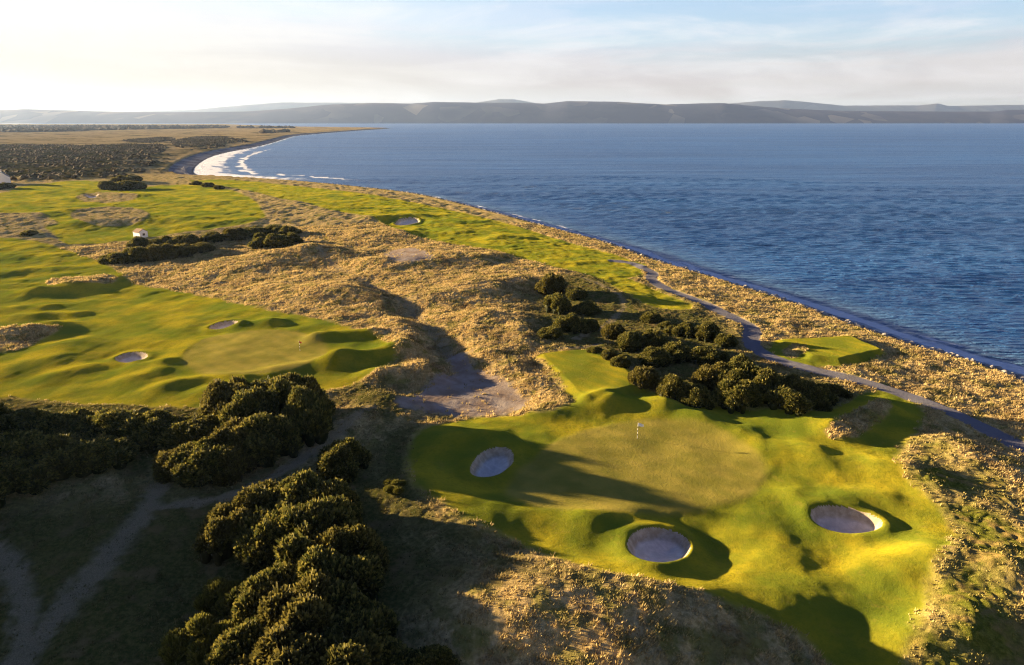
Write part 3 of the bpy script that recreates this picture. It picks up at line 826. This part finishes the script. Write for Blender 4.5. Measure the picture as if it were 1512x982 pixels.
for k, (ox, oy, ow, oh) in enumerate([(-80, 86, 14, 9.5), (-74, 76, 14, 9.5), (-70, 66, 14, 9), (-66, 56, 14, 9), (-62, 46, 13, 9), (-94, 90, 14, 9), (-86, 74, 14, 9)]):
    o = protos[k % 7].copy(); link(o); o.location = (ox, oy, float(ground_z(ox, oy)[0]) - .2); o.scale = (ow / 2 * 1.1, ow / 2 * 1.1, oh * 1.05); o.rotation_euler = (0, 0, k * 1.3)
    tag(o, 'tall gorse thicket standing just outside the left edge of the photo', 'bush', 'gorse outside the photo')
put_bush(protos[2], 511, 697, 6.0, 3.6, 'single round dark gorse bush alone beside the grassy track', 'bush', 'single gorse bushes')
put_bush(protos[4], 43, 347, 5.0, 2.2, 'tiny lone gorse bush beside the far upper left track', 'bush', 'single gorse bushes')
BROOMS = [(325, 905, 4.0, 2.6, 'upper yellow green broom shrub at the left foot of the near thicket'), (300, 965, 5.0, 3.0, 'lower yellow green broom shrub at the left foot of the near thicket'),
          (585, 722, 3.0, .9, 'low sunlit golden shrub on the bank right of the near thicket')]
for px, py, w, h, lab in BROOMS: put_bush(broom_proto, px, py, w, h, lab, 'shrub', 'broom shrubs')

# ------------------------------------------------------------------ far heath and wood read as masses
def lumps(name, polys, n, size, hgt, mat, label, ext=None):
    pts = []
    for P in polys:
        lo, hi = P.min(0), P.max(0)
        A = abs(np.sum(P[:, 0] * np.roll(P[:, 1], -1) - np.roll(P[:, 0], -1) * P[:, 1])) / 2
        pts.append((P, lo, hi, A))
    tot = sum(p[3] for p in pts); out = []
    for P, lo, hi, A in pts:
        k = int(n * A / tot * (hi - lo).prod() / A)
        x = RNG.uniform(lo[0], hi[0], k); y = RNG.uniform(lo[1], hi[1], k)
        m = inside(x, y, P) & (fbm(x, y, 60, 3, 41.0) > -.18) & (np.abs(np.arctan2(x, y)) < R(50))
        out.append(np.stack([x[m], y[m]], 1))
    XY = np.concatenate(out); x, y = XY[:, 0], XY[:, 1]
    z = base_z(x, y)
    v, f = ICO1
    k = len(x)
    s = RNG.uniform(size[0], size[1], k); h = RNG.uniform(hgt[0], hgt[1], k)
    jit = 1 + RNG.uniform(-.28, .28, (k, len(v)))
    VV = v[None] * jit[:, :, None] * np.stack([s, s * RNG.uniform(.7, 1.3, k), h], 1)[:, None, :] + np.stack([x, y, z + .2 * h], 1)[:, None, :]
    FF = f[None] + (np.arange(k) * len(v))[:, None, None]
    o = mesh_np(name, VV.reshape(-1, 3), FF.reshape(-1, 3), mat, None, False)
    tag(o, label, None, None, 'stuff'); return o
lumps('gorse_heath', HEATH, 15000, (1.6, 4.2), (1.1, 2.6), M_HEATH, 'dark gorse heath covering the far left flats')
lumps('far_wood', FARWOOD, 5000, (9, 22), (6, 11), M_FARWOOD, 'dark wood along the far left horizon')

# ------------------------------------------------------------------ long rough grass, nobody could count it
def rough_grass():
    n = 620000
    r = np.sqrt(RNG.uniform(30 ** 2, 300 ** 2, n)); near = RNG.random(n) < np.clip(115 / r, .3, 1)
    r = r[near]; a = RNG.uniform(-R(48), R(48), len(r))
    x, y = r * np.sin(a), r * np.cos(a)
    ds = shore_sd(x, y); M = masks(x, y, ds)
    dens = (1 - M['turf']) * (1 - M['path']) * (1 - M['beach']) * (1 - M['dirt'] * .97) * (1 - .55 * M['track']) * (1 - .6 * M['dark']) * (1 - .88 * M['weed']) * (M['bunker'] < -.8) * (ds > beach_w(x, y) + 3)
    dens = dens * (.35 + .65 * sstep(-.25, .25, fbm(x, y, 3.2, 2, 19.0)))
    k = RNG.random(len(x)) < dens
    x, y, ds, r = x[k], y[k], ds[k], r[k]; dk = M['dark'][k]; wk = M['weed'][k]
    z = full_z(x, y, ds, {kk: v[k] for kk, v in M.items()})
    nb = 6
    T = len(x)
    hgt = RNG.uniform(.17, .44, T) * (1 - .5 * dk) * (1 - .55 * wk) * (1 + sstep(120, 300, r) * .3) * (1 + .5 * fbm(x, y, 8, 2, 4.4))
    hgt = np.clip(hgt, .12, .95)
    ang = RNG.uniform(0, 6.283, (T, nb)); sp = RNG.uniform(.05, .24, (T, nb))
    bx = x[:, None] + np.cos(ang) * sp; by = y[:, None] + np.sin(ang) * sp
    lean = RNG.uniform(.15, .6, (T, nb)) * hgt[:, None]
    tx = bx + np.cos(ang) * lean + .22 * hgt[:, None]; ty = by + np.sin(ang) * lean - .1 * hgt[:, None]
    wd = RNG.uniform(.035, .07, (T, nb)) * (1 + r / 160)[:, None]
    pa = RNG.uniform(0, 6.283, (T, nb))
    z0 = (z - .06)[:, None] * np.ones(nb)[None]
    z1 = z[:, None] + hgt[:, None] * RNG.uniform(.65, 1.05, (T, nb))
    A = np.stack([bx - np.cos(pa) * wd, by - np.sin(pa) * wd, z0], -1); B = np.stack([bx + np.cos(pa) * wd, by + np.sin(pa) * wd, z0], -1); C = np.stack([tx, ty, z1], -1)
    VV = np.stack([A, B, C], 2).reshape(-1, 3)
    FF = np.arange(len(VV)).reshape(-1, 3)
    tint = np.clip(RNG.normal(.5, .22, (T, nb)) + .25 * fbm(x, y, 6, 2, 88.0)[:, None], 0, 1)
    tint = np.repeat(tint.ravel(), 3); dka = np.repeat(np.repeat(dk * .9, nb), 3); wka = np.repeat(np.repeat(wk * .85, nb), 3)
    o = mesh_np('rough_grass', VV, FF, M_GRASS, {'tint': tint, 'dark': dka, 'weed': wka}, False)
    tag(o, 'long straw coloured rough grass', None, None, 'stuff')
    print('grass tris', len(FF))
rough_grass()

# ------------------------------------------------------------------ boulders of the sea bank
def rock_mesh(seed):
    g = np.random.default_rng(seed); v, f = ICO2
    p = v.copy()
    for k in range(9):
        nn = g.normal(size=3); nn /= np.linalg.norm(nn); c = g.uniform(.55, .85)
        d = p @ nn; p = p - np.maximum(d - c, 0)[:, None] * nn
    p *= np.array([1, g.uniform(.65, .95), g.uniform(.55, .8)])
    p += .03 * g.normal(size=p.shape)
    return mesh_np('boulder', p, f, M_ROCK, None, False)
rock_protos = [rock_mesh(60 + k) for k in range(6)]
seg = np.diff(SHORELINE, axis=0); sl = np.hypot(seg[:, 0], seg[:, 1]); cum = np.concatenate([[0], np.cumsum(sl)])
start = cum[np.argmin(np.hypot(*(SHORELINE - np.array(at_level(1512, 560, SEA_Z))).T))] - 6
def along(s):
    i = np.clip(np.searchsorted(cum, s) - 1, 0, len(seg) - 1); t = (s - cum[i]) / sl[i]
    p = SHORELINE[i] + seg[i] * t[:, None]; d = seg[i] / sl[i][:, None]
    return p, np.stack([-d[:, 1], d[:, 0]], 1)
S1 = np.sort(start + RNG.uniform(0, 150, 280))
p, nrm = along(S1)
_t = p + nrm * 3
if shore_sd(_t[:1, 0], _t[:1, 1])[0] < 0: nrm = -nrm; SGN = -1
else: SGN = 1
offs = 6.6 + RNG.uniform(0, 3.2, len(S1)); q = p + nrm * offs[:, None]
zq = ground_z(q[:, 0], q[:, 1])
rused = set()
for i in range(len(S1)):
    k = i % 6
    if k not in rused: o = rock_protos[k]; rused.add(k)
    else: o = rock_protos[k].copy(); link(o)
    s = random.choice([.35, .45, .55, .6, .75, .95])
    o.location = (q[i, 0], q[i, 1], zq[i] + s * .2); o.scale = (s, s, s)
    o.rotation_euler = (random.uniform(-.4, .4), random.uniform(-.4, .4), random.uniform(0, 6.28))
    tag(o, 'grey boulder in the rock bank between rough grass and shingle', 'boulder', 'boulders of the sea bank')
S2 = start + 150 + RNG.uniform(0, 620, 1500)
p, nrm = along(S2); nrm = nrm * SGN
q = p + nrm * (6.3 + RNG.uniform(0, 3.4, len(S2)))[:, None]; zq = ground_z(q[:, 0], q[:, 1])
v, f = ICO1
jit = 1 + RNG.uniform(-.25, .25, (len(S2), len(v))); ss = RNG.uniform(.35, 1.0, len(S2))
VV = v[None] * jit[:, :, None] * ss[:, None, None] * np.array([1, .9, .7]) + np.stack([q[:, 0], q[:, 1], zq + .15], 1)[:, None, :]
o = mesh_np('far_boulders', VV.reshape(-1, 3), (f[None] + (np.arange(len(S2)) * len(v))[:, None, None]).reshape(-1, 3), M_ROCK, None, False)
tag(o, 'grey rocks lining the far shore bank', None, None, 'stuff')

# ------------------------------------------------------------------ flagsticks
def add_cyl(bm, r0, r1, z0, z1, n=12):
    a = [bm.verts.new((r0 * math.cos(t * 2 * math.pi / n), r0 * math.sin(t * 2 * math.pi / n), z0)) for t in range(n)]
    b = [bm.verts.new((r1 * math.cos(t * 2 * math.pi / n), r1 * math.sin(t * 2 * math.pi / n), z1)) for t in range(n)]
    for t in range(n): bm.faces.new((a[t], a[(t + 1) % n], b[(t + 1) % n], b[t]))
    bm.faces.new(b); bm.faces.new(a[::-1])
def flagstick(px, py, h, fmat, label, size):
    x, y = at(px, py); z = float(ground_z(x, y)[0])
    root = empty('flagstick', (x[0], y[0], z)); tag(root, label, 'flagstick', 'flagsticks on the greens')
    bm = bmesh.new(); add_cyl(bm, .035, .028, -.1, h); bm_obj('pole', bm, M_POLE, root, True)
    for zz in (.45, 1.0, 1.55):
        bm = bmesh.new(); add_cyl(bm, .04, .04, zz, zz + .28); bm_obj('band', bm, M_BAND, root, True)
    W, Hh = size; nx, nz = 14, 8
    vv = []
    for i in range(nx + 1):
        for j in range(nz + 1):
            u = i / nx; w = j / nz
            vv.append((.03 + W * u, .10 * math.sin(u * 7 + w) * u - .12 * u, h - Hh * w * (1 - .25 * u) - .12 * u - .1 * u * u))
    n = len(vv); back = [(a, b + .012, c) for a, b, c in vv]
    fc = []
    for i in range(nx):
        for j in range(nz):
            q0 = i * (nz + 1) + j; q1 = q0 + nz + 1
            fc.append((q0, q1, q1 + 1, q0 + 1)); fc.append((n + q0, n + q0 + 1, n + q1 + 1, n + q1))
    mesh_np('flag', vv + back, fc, fmat, None, True, root)
    bm = bmesh.new(); add_cyl(bm, .06, .06, -.12, .012); bm_obj('cup', bm, M_BAND, root)
flagstick(941, 647, 2.35, M_FLAG, 'white flag on a banded pole standing in the near green', (.75, .5))
flagstick(443, 518, 2.0, M_RED, 'small red flag standing in the distant left green', (.45, .35))

# small white marker at the edge of the gorse
x, y = at(1049, 598); z = float(ground_z(x, y)[0])
root = empty('marker_post', (x[0], y[0], z)); tag(root, 'short white marker post at the foot of the gorse by the green', 'marker post')
bm = bmesh.new(); add_cyl(bm, .09, .08, -.1, .5); bm_obj('post', bm, M_POLE, root, True)
bm = bmesh.new(); add_cyl(bm, .11, .04, .5, .58); bm_obj('cap', bm, M_POLE, root, True)

# ------------------------------------------------------------------ buildings
def box(bm, x0, x1, y0, y1, z0, z1):
    m = bmesh.ops.create_cube(bm, size=1)
    for v in m['verts']:
        v.co = ((x0 + x1) / 2 + v.co.x * (x1 - x0), (y0 + y1) / 2 + v.co.y * (y1 - y0), (z0 + z1) / 2 + v.co.z * (z1 - z0))
def prism(bm, y0, y1, pts):
    a = [bm.verts.new((p, y0, q)) for p, q in pts]; b = [bm.verts.new((p, y1, q)) for p, q in pts]
    n = len(pts)
    for i in range(n): bm.faces.new((a[i], a[(i + 1) % n], b[(i + 1) % n], b[i]))
    bm.faces.new(a[::-1]); bm.faces.new(b)
def gabled(name, px, py, rz, W, L, eave, ridge, roofmat, label, cat, chimney, windows):
    x, y = at(px, py); z = float(base_z(x, y)[0])
    root = empty(name, (x[0], y[0], z), rz); tag(root, label, cat)
    hw = W / 2
    bm = bmesh.new(); prism(bm, 0, L, [(-hw, -.6), (hw, -.6), (hw, eave), (0, ridge), (-hw, eave)])
    bmesh.ops.recalc_face_normals(bm, faces=bm.faces); bm_obj('wall', bm, M_WHITE, root)
    sl = (ridge - eave) / hw; t = .18; e = .25
    bm = bmesh.new()
    for sg in (-1, 1):
        P = [(0, ridge + .02), (sg * (hw + e), eave - e * sl + .02), (sg * (hw + e), eave - e * sl + t + .02), (0, ridge + t + .05)]
        prism(bm, .06, L - .06, P)
    bmesh.ops.recalc_face_normals(bm, faces=bm.faces); roof = bm_obj('roof', bm, roofmat, root)
    if chimney:
        for yy in (.7, L - .7):
            bm = bmesh.new(); box(bm, -.55, .55, yy - .4, yy + .4, ridge - .8, ridge + 1.1); box(bm, -.65, .65, yy - .5, yy + .5, ridge + 1.1, ridge + 1.25)
            c = bm_obj('chimney', bm, M_WHITE, roof)
            for xx in (-.25, .25):
                bm = bmesh.new(); add_cyl(bm, .13, .1, ridge + 1.25, ridge + 1.7); c2 = bm_obj('chimney_pot', bm, M_BROWN, roof, True); c2.location = (xx, yy, 0)
    for (wx, wz, ww, wh) in windows:
        bm = bmesh.new(); box(bm, wx - ww / 2, wx + ww / 2, -.04, .02, wz, wz + wh); f = bm_obj('window', bm, M_SLATE, root)
        bm = bmesh.new(); box(bm, wx - ww / 2 + .08, wx + ww / 2 - .08, -.06, -.042, wz + .08, wz + wh - .08); bm_obj('pane', bm, M_GLASS, f)
    return root
gabled('cottage', 5, 273, R(36), 9.0, 16.0, 4.6, 8.2, M_SLATE, 'white gabled cottage with chimneys at the far left edge', 'cottage', True, [])
gabled('hut', 213, 351, R(60), 3.4, 4.2, 2.3, 3.3, M_BROWN, 'small white hut with brown roof among distant gorse', 'hut', False, [(0, .9, 1.0, .9)])

# ------------------------------------------------------------------ air
bm = bmesh.new(); box(bm, -22000, 22000, -600, 23500, -10, 640)
hz = NT('haze_air'); pv = hz.n('ShaderNodeVolumePrincipled')
pv.inputs['Color'].default_value = (.42, .60, 1.0, 1); pv.inputs['Density'].default_value = .000022; pv.inputs['Anisotropy'].default_value = .35
hz.l(pv.outputs[0], hz.out.inputs['Volume'])
haze = bm_obj('haze', bm, hz.m); tag(haze, 'thin pale sea haze', None, None, 'stuff')

# ------------------------------------------------------------------ sky and sun
w = bpy.data.worlds.new('World'); scene.world = w; w.use_nodes = True
nt = w.node_tree; nt.nodes.clear()
out = nt.nodes.new('ShaderNodeOutputWorld'); bg = nt.nodes.new('ShaderNodeBackground')
sky = nt.nodes.new('ShaderNodeTexSky'); sky.sky_type = 'NISHITA'; sky.sun_disc = False
sky.sun_elevation = R(SUN_EL); sky.sun_rotation = R(SUN_AZ); sky.altitude = 40; sky.air_density = 1.0; sky.dust_density = 1.2; sky.ozone_density = 2.0
def WN(t, **k):
    n = nt.nodes.new(t)
    for a, b in k.items(): setattr(n, a, b)
    return n
tc = WN('ShaderNodeTexCoord')
mp = WN('ShaderNodeMapping'); mp.inputs['Scale'].default_value = (2.0, 2.0, 30.0); nt.links.new(tc.outputs['Generated'], mp.inputs['Vector'])
nz = WN('ShaderNodeTexNoise'); nz.inputs['Scale'].default_value = 1.6; nz.inputs['Detail'].default_value = 6; nz.inputs['Roughness'].default_value = .58; nz.inputs['Distortion'].default_value = .4
nt.links.new(mp.outputs[0], nz.inputs['Vector'])
mr = WN('ShaderNodeMapRange'); mr.interpolation_type = 'SMOOTHSTEP'; mr.inputs[1].default_value = .46; mr.inputs[2].default_value = .62; mr.inputs[4].default_value = .65
nt.links.new(nz.outputs['Fac'], mr.inputs[0])
mx = WN('ShaderNodeMix', data_type='RGBA'); nt.links.new(mr.outputs[0], mx.inputs[0]); nt.links.new(sky.outputs[0], mx.inputs[6])
hs = WN('ShaderNodeHueSaturation'); hs.inputs['Saturation'].default_value = .35; hs.inputs['Value'].default_value = 1.08; nt.links.new(sky.outputs[0], hs.inputs['Color'])
nt.links.new(hs.outputs[0], mx.inputs[7])
sp = WN('ShaderNodeSeparateXYZ'); nt.links.new(tc.outputs['Generated'], sp.inputs[0])
def wmap(lo, hi, src):
    n = WN('ShaderNodeMapRange'); n.interpolation_type = 'SMOOTHSTEP'; n.inputs[1].default_value = lo; n.inputs[2].default_value = hi; nt.links.new(src, n.inputs[0]); return n.outputs[0]
def wmix(f, a, b, mode='MIX'):
    n = WN('ShaderNodeMix', data_type='RGBA', blend_type=mode)
    for k, v in ((0, f), (6, a), (7, b)):
        if isinstance(v, tuple): n.inputs[k].default_value = (*v, 1)
        elif isinstance(v, (int, float)): n.inputs[k].default_value = v
        else: nt.links.new(v, n.inputs[k])
    return n.outputs[2]
K = .86
def k3(r, g, b): return (r * K, g * K, b * K)
cap = wmix(wmap(.03, .16, sp.outputs[2]), (2.1, 1.6, 1.15), (3.6, 3.6, 3.6))
capped = wmix(1.0, mx.outputs[2], cap, 'DARKEN')                        # the glow round the sun, capped to cut its fill light
veil = wmix(wmap(.0, .14, sp.outputs[2]), (2.65, 2.45, 2.25), (2.0, 2.6, 3.8))
mp2 = WN('ShaderNodeMapping'); mp2.inputs['Scale'].default_value = (1.6, 1.6, 9.0); mp2.inputs['Rotation'].default_value = (0, R(10), 0); nt.links.new(tc.outputs['Generated'], mp2.inputs['Vector'])
nz2 = WN('ShaderNodeTexNoise'); nz2.inputs['Scale'].default_value = 2.4; nz2.inputs['Detail'].default_value = 7; nz2.inputs['Roughness'].default_value = .6; nz2.inputs['Distortion'].default_value = .6
nt.links.new(mp2.outputs[0], nz2.inputs['Vector'])
c1 = wmix(.48, capped, veil)
c1 = wmix(wmap(.40, .68, nz2.outputs['Fac']), c1, wmix(.5, c1, (3.75, 3.65, 3.55)))      # high thin wisps
low = wmap(.105, .03, sp.outputs[2])
band = WN('ShaderNodeMath', operation='MULTIPLY'); nt.links.new(low, band.inputs[0]); nt.links.new(mr.outputs[0], band.inputs[1])
c1 = wmix(band.outputs[0], c1, (2.6, 2.47, 2.28))                      # low flat cloud bars
sd = WN('ShaderNodeVectorMath', operation='DOT_PRODUCT'); nt.links.new(tc.outputs['Generated'], sd.inputs[0]); sd.inputs[1].default_value = tuple(float(v) for v in SUN_DIR)
gl = WN('ShaderNodeMath', operation='MULTIPLY'); nt.links.new(wmap(.20, .90, sd.outputs['Value']), gl.inputs[0]); gl.inputs[1].default_value = .7
c1 = wmix(gl.outputs[0], c1, wmix(wmap(.02, .14, sp.outputs[2]), (2.8, 2.36, 1.6), (3.6, 3.45, 3.1)))      # thin cloud lit up towards the low sun
fall = wmix(wmap(.15, .42, sp.outputs[2]), k3(1.0, 1.0, 1.0), k3(.10, .17, .42))
c2 = wmix(1.0, c1, fall, 'MULTIPLY')
nt.links.new(c2, bg.inputs['Color']); bg.inputs['Strength'].default_value = .05
nt.links.new(bg.outputs[0], out.inputs['Surface'])

sl_ = bpy.data.lights.new('sun', 'SUN'); sl_.energy = 5.0; sl_.angle = R(.9); sl_.color = (1.0, .74, .42)
so = bpy.data.objects.new('sun', sl_); link(so)
from mathutils import Vector
so.rotation_euler = Vector(tuple(-SUN_DIR)).to_track_quat('-Z', 'Y').to_euler(); so.location = (-100, 50, 120)

cam = bpy.data.cameras.new('camera'); cam.lens = 24; cam.sensor_width = 36; cam.sensor_fit = 'HORIZONTAL'; cam.clip_start = .5; cam.clip_end = 80000
co = bpy.data.objects.new('camera', cam); link(co); co.location = (0, 0, CAM_H); co.rotation_euler = (math.pi / 2 - PITCH, 0, 0)
scene.camera = co
vs = scene.view_settings; vs.view_transform = 'Standard'; vs.look = 'None'; vs.exposure = 2.7; vs.gamma = 1; vs.use_curve_mapping = False
scene.render.engine = 'CYCLES'
scene.cycles.max_bounces = 5; scene.cycles.diffuse_bounces = 2; scene.cycles.glossy_bounces = 2; scene.cycles.transmission_bounces = 2; scene.cycles.volume_bounces = 0
scene.cycles.sample_clamp_indirect = .6; scene.cycles.use_denoising = True; scene.cycles.denoiser = 'OPENIMAGEDENOISE'; scene.cycles.denoising_prefilter = 'NONE'; scene.cycles.filter_width = 1.2
